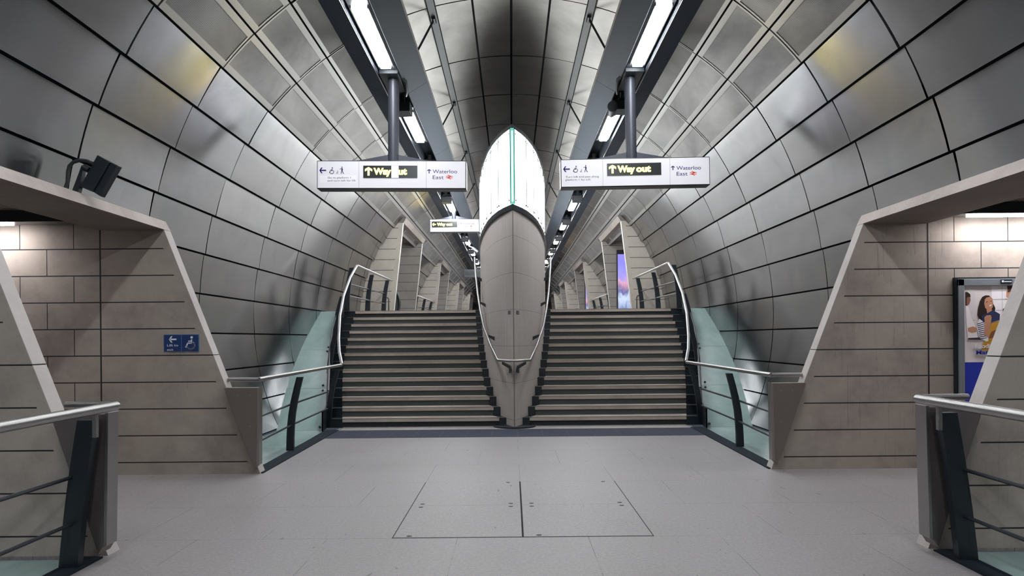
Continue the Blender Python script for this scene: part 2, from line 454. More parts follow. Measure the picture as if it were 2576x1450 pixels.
# access covers
for i, (x0, x1, lab) in enumerate(((-.950, .036, 'grey terrazzo floor access cover, left one of the pair'), (.044, 1.03, 'grey terrazzo floor access cover, right one of the pair'))):
    r = thing('access_cover', ((x0+x1)/2, 6.12, 0), lab, 'floor cover', 'floor access covers before the stairs')
    mb = MB(); mb.box(x0+.004, x1-.004, 5.135, 6.118, .0, .003); mb.box(x0+.004, x1-.004, 6.121, 7.105, .0, .003); mb.build('cover_plate', 'terrazzo_cover', r)
    mb = MB(); mb.box(x0-.006, x1+.006, 5.125, 7.115, .0004, .0012); mb.build('edge_frame', 'black_matte', r)
    for px, py in ((x0+.09, 6.06), (x1-.09, 6.06), (x0+.12, 5.17), (x1-.12, 7.07), (x0+.09, 6.17), (x1-.09, 6.17)):
        mb = MB(); mb.prism([(px+.022*math.cos(k*.7854), py+.016*math.sin(k*.7854)) for k in range(8)], 'z', .002, .0042); mb.build('lifting_hole', 'black_matte', r)

# ------------------------------------------------------------------ lower cross passage walls
K = .385; E0 = 2.90; ZT = 2.78
def edge_x(z): return E0 + K * z
for s in (-1, 1):
    S = SIDE[s]
    # far wall, with a pale end face as its own piece
    mb = MB()
    mb.prism([(s*edge_x(0), 0), (s*edge_x(ZT), ZT), (s*4.69, ZT), (s*4.69, 2.97), (s*9.2, 2.97), (s*9.2, 0)], 'y', PASS[1], PASS[1] + .15)
    w = struct(mb.build('wall_%s_passage_far' % S, 'passage_concrete'), 'concrete far wall of the %s cross passage' % S)
    def end_face(d0, d1, nm):
        mb = MB(); t = .006
        mb.prism([(s*(edge_x(0)-t), 0), (s*(edge_x(1.349)-t), 1.349), (s*edge_x(1.349), 1.349), (s*edge_x(0), 0)], 'y', d0, d1)
        mb.prism([(s*(edge_x(1.358)-t), 1.358), (s*(edge_x(ZT)-t), ZT), (s*edge_x(ZT), ZT), (s*edge_x(1.358), 1.358)], 'y', d0, d1)
        struct(mb.build(trim_name(), 'smooth_concrete'), nm)
    end_face(PASS[1], PASS[1] + .15, 'pale leaning end face of the %s far passage wall' % S)
    mb = MB()
    mb.prism([(s*edge_x(0), 0), (s*edge_x(ZT), ZT), (s*9.2, ZT), (s*9.2, 0)], 'y', PASS[0], PASS[0] + .14)
    struct(mb.build('wall_%s_passage_near' % S, 'passage_concrete_near'), 'concrete near fin wall beside the %s near railing' % S)
    end_face(PASS[0], PASS[0] + .14, 'pale leaning end face of the %s near fin wall' % S)
    # lintel with pale lip
    mb = MB()
    xi = edge_x(ZT) - .01
    mb.prism([(s*xi, ZT), (s*(xi+.06), ZT + .115), (s*4.685, ZT + .34), (s*4.685, ZT)], 'y', 4.70, PASS[1] + .15)
    struct(mb.build(trim_name(), 'lintel_concrete'), 'pale concrete lintel edge over the %s passage' % S)
    mb = MB(); mb.box(s*(xi+.01), s*4.685, 4.70, PASS[1], ZT - .006, ZT + .001)
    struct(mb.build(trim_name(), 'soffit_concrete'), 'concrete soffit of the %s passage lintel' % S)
    mb = MB(); mb.box(s*4.69, s*9.2, PASS[0], PASS[1], 2.94, 3.0)
    struct(mb.build('ceiling_%s_passage' % S, 'mesh_ceiling'), 'perforated ceiling of the %s passage' % S)
    mb = MB(); mb.box(s*9.2, s*9.3, PASS[0], PASS[1] + .1, -.1, 3.0)
    struct(mb.build('wall_%s_passage_end' % S, 'soffit_concrete'))
    # lamp in the passage ceiling
    xl = 4.98 if s > 0 else 5.5
    r = thing('passage_light', (s*6.4, 7.15, 2.9), 'black linear ceiling lamp in the %s passage near the brick patterned wall' % S, 'ceiling light', 'passage ceiling lamps')
    yl = 7.33
    mb = MB(); mb.box(s*4.72, s*8.6, yl-.05, yl+.16, 2.815, 2.938); mb.build('housing', 'black_metal', r)
    mb = MB(); mb.box(s*xl, s*8.5, yl, yl+.11, 2.80, 2.817); mb.build('tube', 'passage_tube', r)

# ------------------------------------------------------------------ upper hall fins
FE0, FK = 3.69, -.114
def fin_x(z): return FE0 + FK * z
ZU = 4.86
for i, (p, q) in enumerate(FIN_UP):
    for s in (-1, 1):
        for d, m in ((p, 'hall_concrete'), (q, 'jamb_concrete')):
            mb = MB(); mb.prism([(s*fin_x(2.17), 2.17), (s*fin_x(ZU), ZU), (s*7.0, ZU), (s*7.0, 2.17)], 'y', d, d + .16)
            struct(mb.build('wall_%s_opening_%s' % (SIDE[s], 'front' if d == p else 'back'), m), 'concrete slab beside the %s upper opening' % SIDE[s])
            mb = MB(); mb.prism([(s*(fin_x(2.17)-.006), 2.17), (s*(fin_x(ZU)-.006), ZU), (s*fin_x(ZU), ZU), (s*fin_x(2.17), 2.17)], 'y', d, d + .16)
            struct(mb.build(trim_name(), 'smooth_concrete'))
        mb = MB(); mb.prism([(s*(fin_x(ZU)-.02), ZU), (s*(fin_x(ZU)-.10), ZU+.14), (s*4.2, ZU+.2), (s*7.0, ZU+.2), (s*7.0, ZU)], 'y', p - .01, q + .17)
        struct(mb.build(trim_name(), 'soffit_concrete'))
        mb = MB(); mb.box(s*7.0, s*7.1, p, q + .1, 2.17, ZU); struct(mb.build('wall_%s_opening_end' % SIDE[s], 'soffit_concrete'))

# ------------------------------------------------------------------ stairs
D0, TR, RI, NS = 11.6, .30, .155, 14
def flight(s):
    S = SIDE[s]
    r = thing('staircase', (s*1.8, D0, 0), 'broad stone staircase climbing to the %s of the pointed concrete pillar' % S, 'stairs', 'twin stone staircases')
    ins = lambda y: s * (hull(y) + .125)
    out = lambda y: s * outer(y)
    for n in range(1, NS + 1):
        y = D0 + (n-1) * TR; zt = n * RI; y2 = y + TR + .035
        mb = MB()
        mb.prism([(ins(y), y), (out(y), y), (out(y2), y2), (ins(y2), y2)], 'z', zt - .062, zt)
        st = mb.build('step', 'stone_tread', r, bevel=.004)
        mb = MB(); yr = y + .035
        mb.prism([(ins(yr), yr), (out(yr), yr), (out(yr), yr + .03), (ins(yr), yr + .03)], 'z', zt - RI - .004, zt - .062)
        mb.build('riser', 'stone_riser' if 1 < n < NS else 'black_matte', st)
        mb = MB(); hi = s * (hull(y) + .012); ho = s * (outer(y) + .15)
        mb.prism([(hi, y - .004), (ho, y - .004), (ho, y + .012), (hi, y + .012)], 'z', zt - .004, zt + .004)
        mb.build('nosing', 'strip_aluminium', st)
    mbi, mbo = MB(), MB()
    for n in range(1, NS + 1):
        y = D0 + (n-1)*TR + .01; zt = n * RI - .006; y2 = y + TR
        for mb, f, g in ((mbi, lambda d: s*(hull(d)-.01), lambda d: s*(hull(d)+.124)), (mbo, lambda d: s*(outer(d)+.001), lambda d: s*(outer(d)+.26))):
            mb.prism([(f(y), y), (g(y), y), (g(y2), y2), (f(y2), y2)], 'z', max(0, zt - 2.2*RI), zt)
    mbi.build('inner_string', 'black_metal', r); mbo.build('outer_string', 'black_metal', r)
    # tall side panel beside the flight
    mb = MB(); A = []; B = []
    ds = [11.15 + i * .29 for i in range(16)]
    lo = [(s*(outer(d)+.262), d, max(0, (d-11.6)*.517 - .25)) for d in ds]
    hi = [(s*(outer(d)+.262), d, max(.0, (d-11.6)*.517) + .34) for d in ds]
    lo2 = [(v[0]+s*.02, v[1], v[2]) for v in lo]; hi2 = [(v[0]+s*.02, v[1], v[2]) for v in hi]
    mb.strip(lo, hi); mb.strip(lo2, hi2); mb.strip(hi, hi2); mb.strip(lo, lo2)
    mb.build('side_panel', 'black_metal', r)
    return r
for s in (-1, 1): flight(s)
mb = MB(); mb.prism([(-2.9, 11.22), (2.9, 11.22), (2.95, 11.66), (-2.95, 11.66)], 'z', .0, .006)
struct(mb.build(trim_name(), 'stone_landing'), 'stone strip at the foot of the stairs')

# ------------------------------------------------------------------ pointed pillar with light box
r = thing('pillar', (0, 13.5, 0), 'tall ship prow shaped concrete pillar between the two staircases', 'pillar')
def loop(off=0, dmax=24, y0=None):
    pts = []
    for d, w in PLAN:
        if d <= dmax: pts.append((w + off * (0 if w == 0 else 1), d - (off if w == 0 else off * .45)))
    return [(-w, d) for w, d in pts[::-1] if w > 0] + [pts[0]] + [(w, d) for w, d in pts if w > 0]
def smooth_plan(dmax, off=0):
    pts = loop(off, dmax); return pts
mb = MB(); mb.prism(loop(0), 'z', 0, 3.66); mb.build('shell', 'prow_concrete', r, smooth=True)
mb = MB(); mb.prism(loop(.035), 'z', 3.66, 3.73); mb.prism(loop(.02), 'z', 3.73, 3.755); mb.build('steel_band', 'black_metal', r, smooth=True)
mb = MB(); mb.prism(loop(-.03), 'z', 3.755, 5.03); mb.build('light_core', 'lit_glass', r)
mb = MB(); mb.prism(loop(.02), 'z', 5.03, 5.09); mb.build('cap', 'dark_joint', r)
# glass panes of the light box, both sides
arc = PLAN
def at_arc(t):
    acc = 0
    for (a, u), (b, w) in zip(arc, arc[1:]):
        L = math.hypot(b-a, w-u)
        if acc + L >= t: k = (t-acc)/L; return (a+(b-a)*k, u+(w-u)*k)
        acc += L
    return arc[-1]
for s in (-1, 1):
    for k in range(11):
        t0 = .045 + k*.60; t1 = t0 + .592
        P = [at_arc(t0 + (t1-t0)*i/4) for i in range(5)]
        mb = MB(); A = [(s*(w+.012), d-.006, 3.76) for d, w in P]; B = [(s*(w+.012), d-.006, 5.025) for d, w in P]
        A2 = [(s*(w+.002), d, 3.76) for d, w in P]; B2 = [(s*(w+.002), d, 5.025) for d, w in P]
        mb.strip(A, B).strip(A2, B2).strip(A, A2).strip(B, B2).strip([A[0], B[0]], [A2[0], B2[0]]).strip([A[-1], B[-1]], [A2[-1], B2[-1]])
        g = mb.build('glass_pane', 'lit_glass', r)
        mb = MB(); d, w = at_arc(t1 + .004); mb.tube([(s*(w+.012), d-.004, 3.76), (s*(w+.012), d-.004, 5.025)], .010, 6); mb.build('seam', 'trough_paint', g)
        if k < 7:
            for tt in (t0+.05, t1-.05):
                for zz in (3.83, 4.95):
                    d, w = at_arc(tt); mb = MB(); mb.tube([(s*(w+.005), d, zz), (s*(w+.026), d-.012, zz)], .013, 8); mb.build('bolt', 'black_metal', g)
mb = MB(); mb.box(-.04, .04, 11.29, 11.33, 3.76, 5.03); mb.build('corner_strip', 'green_edge_light', r)
mb = MB(); mb.tube([(0, 11.283, 3.80), (0, 11.283, 4.98)], .013, 8); mb.build('corner_tube', 'green_core_light', r)
mb = MB()
for sx in (-1, 1):
    mb.box(sx*.030, sx*.042, 11.277, 11.31, 3.77, 5.03)
mb.build('corner_edge', 'black_matte', r)
mb = MB(); mb.prism([(.36*math.cos(2*math.pi*k/28), 11.52 + .30*math.sin(2*math.pi*k/28)) for k in range(28)], 'z', .004, .03); mb.build('plinth', 'black_metal', r)
for sx in (-1, 1):
    mb = MB(); mb.prism([(sx*.05, 11.385), (sx*.095, 11.49), (sx*.095, 11.56), (sx*.05, 11.5)], 'z', 1.92, 1.98); mb.build('socket_plate', 'sign_grey_text', r)

# centre handrail wrapped around the pillar
r = thing('handrail', (0, 11.2, 1.15), 'V shaped stainless handrail wrapped around the front of the pointed pillar', 'handrail')
side = [(.265, 11.16, 1.15), (.40, 11.75, 1.385), (.545, 12.4, 1.72), (.645, 13.1, 2.08), (.725, 13.8, 2.45), (.79, 14.5, 2.81), (.85, 15.2, 3.17), (.875, 15.6, 3.38)]
pts = [(-x, y, z) for x, y, z in side[::-1]] + [(-.13, 11.09, 1.147), (0, 11.075, 1.146), (.13, 11.09, 1.147)] + side
mb = MB(); mb.tube(pts, .022, 18); mb.build('rail', 'stainless_steel', r, smooth=True)
for s in (-1, 1):
    for (xx, yy, zz) in ((.20, 11.13, 1.13), (.50, 12.2, 1.60), (.69, 13.5, 2.27), (.80, 14.7, 2.88)):
        w = hull(yy + .12) - .005; mb = MB()
        mb.prism([(s*(xx+.01), zz), (s*(xx+.01), zz-.03), (s*(w if w > .1 else .1), zz-.13), (s*(w if w > .1 else .1), zz-.06)] if yy > 12 else
                 [(s*(xx), zz), (s*(xx), zz-.045), (s*.085, zz-.115), (s*.085, zz-.19), (s*.06, zz-.19), (s*.06, zz-.075)], 'y', yy, yy + (.04 if yy > 12 else .30))
        mb.build('bracket', 'black_metal', r)

# ------------------------------------------------------------------ railings
def post_mesh(s, x, d, z0, h, lean=.13, w0=.115, w1=.075, bulge=.03, t=.045):
    mb = MB(); L, Rr = [], []
    for i in range(7):
        u = i/6; cx = x - lean*u + bulge*math.sin(math.pi*u); w = w0 + (w1-w0)*u
        L.append((s*(cx+w/2), z0+h*u)); Rr.append((s*(cx-w/2), z0+h*u))
    mb.prism(L + Rr[::-1], 'y', d - t/2, d + t/2); return mb
def near_railing(s):
    S = SIDE[s]
    r = thing('railing', (s*2.95, 4.5, 0), 'near railing with wedge end plate at the %s edge of the foreground' % S, 'railing', 'concourse railings')
    mb = MB(); mb.tube([(s*2.73, 4.60, 1.075), (s*2.70, 4.0, 1.075), (s*2.645, 3.0, 1.075), (s*2.55, 1.2, 1.075)], .031, 18); mb.build('handrail', 'stainless_steel', r, smooth=True)
    mb = MB(); mb.tube([(s*2.83, 4.72, 1.075), (s*3.15, 4.72, 1.075)], .021, 18); mb.build('handrail_return', 'stainless_steel', r, smooth=True)
    for d in (4.52, 2.9, 1.3):
        p = post_mesh(s, 2.995, d, .01, .98, .13, .125, .12, .01, .06).build('post', 'black_metal', r)
        mb = MB(); mb.box(s*(2.775-.05*(4.52-d)), s*(2.80-.05*(4.52-d)), d-.07, d-.04, .88, 1.06); mb.build('rail_bracket', 'strip_aluminium', p)
    for z in (.30, .61):
        mb = MB(); mb.tube([(s*2.97, 4.55, z), (s*2.97, 1.0, z)], .013, 8); mb.build('bar', 'black_metal', r, smooth=True)
    mb = MB(); mb.prism([(s*3.18, 1.02), (s*2.80, 1.02), (s*2.82, .125), (s*2.86, .06)], 'y', 4.60, 4.74); mb.build('end_plate', 'bronze_steel_plate', r, bevel=.004)
    mb = MB(); mb.prism([(s*2.80, 1.03), (s*2.775, 1.03), (s*2.795, .125), (s*2.82, .11)], 'y', 4.59, 4.712); mb.build('edge_plate', 'brushed_steel_plate', r, bevel=.003)
for s in (-1, 1): near_railing(s)
def far_railing(s):
    S = SIDE[s]
    r = thing('railing', (s*2.95, 7.8, 0), 'railing from the %s passage wall that rises along the outer side of the stairs' % S, 'railing', 'concourse railings')
    RP = [(2.94, 7.75, 1.065), (2.955, 11.55, 1.08)]
    UP = [(2.955, 11.6, 1.09), (3.10, 12.0, 1.30), (3.21, 12.4, 1.525), (3.39, 13.2, 1.98), (3.51, 14.0, 2.43), (3.56, 14.8, 2.88), (3.53, 15.3, 3.185)]
    LV = [(3.53, 15.32, 3.20), (3.46, 19.3, 3.20)]
    for nm, P in (('handrail', RP), ('stair_handrail', UP), ('landing_handrail', LV)):
        mb = MB(); mb.tube([(s*x, y, z) for x, y, z in P], .026, 18); mb.build(nm, 'stainless_steel', r, smooth=True)
    mb = MB(); mb.tube([(s*2.94, 7.75, 1.065), (s*3.29, 7.75, 1.065)], .024, 18); mb.build('handrail_return', 'stainless_steel', r, smooth=True)
    for d in (9.2,): post_mesh(s, 3.06, d, .01, 1.0, .14, .10, .085, .04).build('post', 'black_metal', r)
    for d, x, z in ((11.62, 3.2, .0), (13.0, 3.55, .75), (14.3, 3.78, 1.43)):
        post_mesh(s, x, d, z, 1.0, .16, .10, .08, .04).build('post', 'black_metal', r)
    for d, x in ((15.45, 3.80), (17.2, 3.70), (18.8, 3.60)):
        post_mesh(s, x, d, 2.17, .99, .12, .13, .10, .03).build('post', 'black_metal', r)
    for z in (.36, .64):
        mb = MB(); mb.tube([(s*2.93, 7.72, z), (s*3.04, 9.2, z), (s*3.13, 11.3, z)], .014, 8); mb.build('bar', 'black_metal', r, smooth=True)
        mb = MB(); mb.tube([(s*3.75, 15.45, 2.17+z-.02), (s*3.56, 18.8, 2.17+z-.02)], .017, 8); mb.build('bar', 'black_metal', r, smooth=True)
        mb = MB(); mb.tube([(s*(outer(d)+.24), d, (d-11.6)*.517 + z) for d in (11.6, 12.3, 13, 13.7, 14.4, 15.3)], .014, 8); mb.build('bar', 'black_metal', r, smooth=True)
    mb = MB(); mb.tube([(s*3.54, 18.8, 2.28), (s*3.46, 18.8, 2.28), (s*3.45, 18.8, 2.34), (s*3.45, 18.8, 2.62), (s*3.47, 18.8, 2.67), (s*3.54, 18.8, 2.67)], .016, 8); mb.build('loop_handle', 'black_metal', r, smooth=True)
    mb = MB(); mb.prism([(s*3.26, .985), (s*2.86, .985), (s*2.875, .13), (s*2.93, .07)], 'y', 7.56, 7.65); mb.build('end_plate', 'bronze_steel_plate', r, bevel=.004)
    mb = MB(); mb.prism([(s*2.886, .978), (s*2.860, .99), (s*2.868, .12), (s*2.90, .12)], 'y', 7.55, 7.65); mb.build('edge_plate', 'brushed_steel_plate', r, bevel=.003)
    for x, z in ((2.97, .90), (2.97, .55), (3.10, .9)):
        mb = MB(); mb.tube([(s*x, 7.56, z), (s*x, 7.553, z)], .009, 8); mb.build('screw', 'strip_aluminium', r)
for s in (-1, 1): far_railing(s)
ORD = ['second', 'third', 'fourth']
for k, (p0, p1) in enumerate(((25.4, 29.8), (35.6, 40.2), (46.0, 50.6))):
    for s in (-1, 1):
        r = thing('landing_railing', (s*3.6, p0, 2.17), 'short dark railing on the %s of the upper hall before the %s opening' % (SIDE[s], ORD[k]), 'railing', 'upper hall railings')
        mb = MB(); mb.tube([(s*3.58, p0, 3.15), (s*3.44, p1, 3.15)], .026, 8); mb.build('handrail', 'stainless_steel', r, smooth=True)
        for i in range(3):
            d = p0 + .3 + (p1-p0-.7)*i/2
            post_mesh(s, 3.74 - .05*i, d, 2.17, .97, .12, .13, .10, .03).build('post', 'black_metal', r)
        for z in (.34, .62):
            mb = MB(); mb.tube([(s*3.70, p0, 2.17+z), (s*3.56, p1, 2.17+z)], .016, 6); mb.build('bar', 'black_metal', r)

# ------------------------------------------------------------------ sea green glass decks in the gap to the lining
for s in (-1, 1):
    S = SIDE[s]
    r = thing('glass_deck', (s*3.4, 10, 0), 'pale green glass infill sloping up between the %s railing and the steel lining' % S, 'glass panel', 'green glass infills')
    def zz(d): return .0 if d < 11.3 else (d - 11.3) * .517
    def ia(d): return outer(d) + .285 if d > 11.3 else 3.0 + (d-7.7)*.052
    for d0, d1 in ((PASS[1]+.16, 9.5), (9.5, 11.3), (11.3, 12.5), (12.5, 13.85), (13.85, 15.5)):
        mb = MB(); dd = [d0+.004 + (d1-d0-.008)*i/5 for i in range(6)]
        A = [(s*ia(d), d, zz(d)-.002) for d in dd]; B = [(s*(lining_x(zz(d))+.015), d, zz(d)-.002) for d in dd]
        A2 = [(x, y, z-.02) for x, y, z in A]; B2 = [(x, y, z-.02) for x, y, z in B]
        mb.strip(A, B).strip(A2, B2).strip(A, A2).strip(B, B2).strip([A[0], B[0]], [A2[0], B2[0]]).strip([A[-1], B[-1]], [A2[-1], B2[-1]])
        g = mb.build('glass_pane', 'green_glass', r)
        if d0 > 11:
            for d in (d0+.08, d1-.08):
                mb = MB(); mb.tube([(s*(ia(d)+.07), d, zz(d)-.002), (s*(ia(d)+.07), d-.012, zz(d)+.018)], .02, 8); mb.build('bolt', 'black_metal', g)
    mb = MB(); mb.box(s*3.06, s*4.2, -2, PASS[0]-.02, -.04, -.02)
    tag(mb.build('glass_deck', 'green_glass'), 'pale green glass strip along the floor beyond the %s near railing' % S, 'glass panel', 'green glass infills')

# ------------------------------------------------------------------ ceiling beams, rails, lamps
BM = {}
for s in (-1, 1):
    S = SIDE[s]
    r = thing('ceiling_beam', (s*1.83, 10, 5.5), 'long blue grey lighting beam under the vault on the %s' % S, 'ceiling beam', 'lighting beams'); BM[s] = r
    seams = [-11.44 + 3.72*k for k in range(21)]
    for nm, poly in (('inner_flange', [(1.35, 5.66), (1.66, 5.47), (1.675, 5.49), (1.365, 5.69)]), ('outer_flange', [(2.01, 5.47), (2.40, 5.655), (2.39, 5.685), (1.995, 5.49)])):
        mb = MB()
        for a, b in zip(seams, seams[1:]): mb.prism([(s*x, z) for x, z in poly], 'y', a + .004, b - .004)
        mb.build(nm, 'beam_paint', r)
    mb = MB()
    mb.prism([(s*1.655, 5.475), (s*1.675, 5.475), (s*1.675, 5.80), (s*1.655, 5.80)], 'y', -11.5, 63); mb.prism([(s*1.995, 5.475), (s*2.015, 5.475), (s*2.015, 5.80), (s*1.995, 5.80)], 'y', -11.5, 63)
    mb.box(s*1.655, s*2.015, -11.5, 63, 5.79, 5.81); mb.build('trough', 'trough_paint', r)
    mb = MB(); mb.prism([(s*1.335, 5.650), (s*1.352, 5.650), (s*1.372, 5.700), (s*1.345, 5.700)], 'y', -11.5, 63); mb.build('edge_trim', 'panel_frame_steel', r)
    mb = MB(); mb.tube([(s*2.005, -11.5, 5.462), (s*2.005, 63, 5.462)], .007, 6); mb.build('edge_trim', 'strip_aluminium', r)
    mb = MB(); mb.box(s*1.46, s*1.54, -11.5, 63, 5.665, 5.685); mb.build('uplight', 'uplight_tube', r)
    # flat rail fixed to the vault with raking struts down to the beam
    r = thing('vault_rail', (s*1.1, 10, 6.15), 'narrow grey rail along the vault inside the %s lighting beam with raking struts' % S, 'ceiling rail', 'vault rails')
    ang = math.degrees(math.acos(1.105/4.33)); x0, z0 = lin(ang, 4.35)
    mb = MB(); mb.prism([(s*(x0-.055), z0+.014), (s*(x0+.055), z0-.014), (s*(x0+.062), z0+.02), (s*(x0-.048), z0+.046)], 'y', -11.5, 63); mb.build('rail', 'rail_paint', r)
    mb = MB()
    for o in (-.055, .055): mb.tube([(s*(x0+o), -11.5, z0-o*.26), (s*(x0+o), 63, z0-o*.26)], .008, 6)
    mb.build('rail_edge', 'dark_joint', r)
    k = 0; d = 2.8
    while d < 50:
        mb = MB(); mb.tube([(s*x0, d, z0-.005), (s*1.36, d+.05, 5.67)], .016, 8); mb.tube([(s*x0, d-.08, z0-.012), (s*x0, d+.08, z0-.012)], .03, 8); mb.build('strut', 'black_metal', r); d += 3.45
LAMPS = [-6.74, -3.02, .70, 4.42, 8.14, 11.86, 15.58, 19.3, 23.02, 26.74, 30.46, 34.18, 37.9, 41.6, 45.4, 49.1]
NUM = ['first', 'second', 'third', 'fourth', 'fifth', 'sixth', 'seventh', 'eighth', 'ninth', 'tenth', 'eleventh', 'twelfth']
for s in (-1, 1):
    for k, d in enumerate(LAMPS):
        vis = k - 4
        lab = ('%s lit lamp counted from the front in the %s ceiling beam' % (NUM[vis], SIDE[s])) if vis >= 0 else 'lit lamp of the %s ceiling beam outside the frame, %s before the first visible one' % (SIDE[s], ('next', 'second', 'third', 'fourth')[-vis-1])
        r = thing('ceiling_light', (s*1.835, d+.86, 5.5), lab, 'ceiling light', 'lamps in the lighting beams')
        mb = MB(); mb.box(s*1.70, s*1.97, d-.18, d+1.9, 5.525, 5.62); mb.build('housing', 'lamp_housing', r, bevel=.006)
        mb = MB(); mb.prism([(s*1.75, 5.527), (s*1.765, 5.462), (s*1.905, 5.462), (s*1.92, 5.527)], 'y', d, d+1.72); mb.build('diffuser', 'lamp_diffuser', r)
        mb = MB()
        for xx in (1.728, 1.936): mb.box(s*(xx-.008), s*(xx+.008), d-.03, d+1.75, 5.49, 5.53)
        mb.build('side_trim', 'strip_aluminium', r)
        if k >= 5 and k < 13:
            lab = 'small black loudspeaker under the %s beam just before its %s lamp' % (SIDE[s], NUM[vis])
            q = thing('loudspeaker', (s*1.80, d-.55, 5.45), lab, 'loudspeaker', 'loudspeakers under the beams')
            mb = MB(); mb.prism([(s*1.68, 5.28), (s*1.94, 5.28), (s*1.97, 5.44), (s*1.68, 5.44)], 'y', d-.72, d-.40); mb.build('cabinet', 'black_metal', q, bevel=.01)
            mb = MB(); mb.box(s*1.79, s*1.85, d-.6, d-.52, 5.44, 5.60); mb.build('hanger', 'black_metal', q)
# black blanking equipment in the trough by the sign posts
for s in (-1, 1):
    r = thing('junction_box', (s*1.83, 10.15, 5.5), 'black cable box in the %s beam where the near sign post is fixed' % SIDE[s], 'cable box', 'cable boxes at the sign posts')
    mb = MB(); mb.box(s*1.69, s*1.98, 10.06, 10.85, 5.47, 5.6); mb.build('box', 'black_metal', r, bevel=.01)
    mb = MB(); mb.tube([(s*1.70, 10.2, 5.50), (s*1.62, 10.35, 5.46), (s*1.66, 10.7, 5.44), (s*1.72, 11.0, 5.48)], .022, 8); mb.build('cable', 'black_metal', r, smooth=True)
# cameras
r = thing('security_camera', (1.66, 11.3, 5.45), 'black security camera hanging beside the right sign post', 'camera', 'security cameras')
mb = MB(); mb.tube([(1.64, 11.0, 5.27), (1.70, 11.55, 5.34)], .065, 12); mb.build('body', 'black_metal', r, smooth=True)
mb = MB(); mb.tube([(1.636, 10.965, 5.266), (1.641, 11.02, 5.272)], .085, 12); mb.build('lens_hood', 'black_matte', r, smooth=True)
mb = MB(); mb.tube([(1.70, 11.45, 5.34), (1.76, 11.45, 5.56)], .03, 8); mb.tube([(1.78, 11.7, 5.36), (1.84, 11.4, 5.47), (1.8, 11.1, 5.55)], .018, 8); mb.build('arm', 'black_metal', r, smooth=True)
r = thing('security_camera', (-1.5, 28.6, 5.3), 'small grey security camera under the left beam by the pillar edge', 'camera', 'security cameras')
mb = MB(); mb.tube([(-1.62, 28.3, 5.30), (-1.36, 27.6, 5.02)], .07, 10); mb.build('body', 'lamp_housing', r, smooth=True)
mb = MB(); mb.tube([(-1.60, 28.3, 5.32), (-1.80, 28.4, 5.40), (-1.80, 28.4, 5.55)], .03, 8); mb.build('arm', 'strip_aluminium', r, smooth=True)
r = thing('cable', (1.8, 12.2, 5.47), 'thin dark cable drooping across the second lamp of the right beam', 'cable')
mb = MB(); mb.tube([(1.755, 11.7, 5.50), (1.76, 11.95, 5.44), (1.80, 12.15, 5.40), (1.86, 12.22, 5.40), (1.90, 12.05, 5.45), (1.92, 11.8, 5.50)], .006, 6); mb.build('wire', 'black_metal', r, smooth=True)

# ------------------------------------------------------------------ pictograms
def arrow(mb, cx, cz, L, ang, w, y):
    ca, sa = math.cos(ang), math.sin(ang)
    T = lambda u, v: (cx + u*ca - v*sa, cz + u*sa + v*ca)
    h = L * .42
    mb.stroke([T(-L/2, 0), T(L/2 - w*.5, 0)], w, y)
    for sg in (1, -1):
        mb.poly([T(L/2, 0), T(L/2-w*.05, sg*w*.72) if 0 else T(L/2 - w*1.0, 0), T(L/2 - h - w*.35, sg*h), T(L/2 - h + w*.75, sg*h)], y)
def wheelchair(mb, cx, cz, H, y, w=None):
    """seated figure facing left, box of height H centred on cx, cz"""
    q = H / 13.; w = w or 1.35*q
    P = lambda u, v: (cx + u*q, cz + v*q)
    mb.disc(*P(1.3, 5.4), 1.25*q, y)
    mb.stroke([P(1.2, 3.4), P(1.0, -.2), P(-2.6, -.2), P(-4.6, -4.6)], w, y)
    mb.stroke([P(1.1, 1.7), P(-2.2, 1.7)], w*.85, y)
    mb.arc(*P(.2, -2.3), 3.9*q, 52, -172, w*.85, y)
def walker(mb, cx, cz, H, y):
    q = H / 13.; P = lambda u, v: (cx + u*q, cz + v*q); w = 1.0*q
    mb.disc(*P(.3, 5.6), 1.0*q, y)
    mb.stroke([P(.4, 4.0), P(.3, .4)], w*2.0, y)
    mb.stroke([P(.2, 3.6), P(-3.8, 2.0)], w*.8, y); mb.stroke([P(.8, 3.8), P(1.8, .6)], w*.8, y)
    mb.stroke([P(.1, .4), P(-.9, -3), P(-1.2, -6)], w*1.1, y); mb.stroke([P(.5, .4), P(1.6, -3), P(3.4, -6)], w*1.1, y)
def child(mb, cx, cz, H, y):
    q = H / 6.; P = lambda u, v: (cx + u*q, cz + v*q)
    mb.disc(*P(.8, 2.2), .75*q, y); mb.stroke([P(.9, 1.2), P(.4, -.8), P(-1.6, -1.0)], .8*q, y)
    mb.disc(*P(-1.4, -2.2), .6*q, y); mb.disc(*P(1.2, -2.2), .6*q, y)
def rail_mark(mb, x0, x1, cz, h, y):
    w = h * .13; m = (x0+x1)/2; L = x1 - x0
    mb.stroke([(x0, cz + h*.18), (x1, cz + h*.18)], w, y); mb.stroke([(x0, cz - h*.18), (x1, cz - h*.18)], w, y)
    mb.stroke([(m - L*.24, cz + h*.5), (m + L*.24, cz + h*.18)], w*1.2, y); mb.stroke([(m + L*.24, cz + h*.18), (m - L*.24, cz - h*.18)], w*1.2, y); mb.stroke([(m - L*.24, cz - h*.18), (m + L*.24, cz - h*.5)], w*1.2, y)

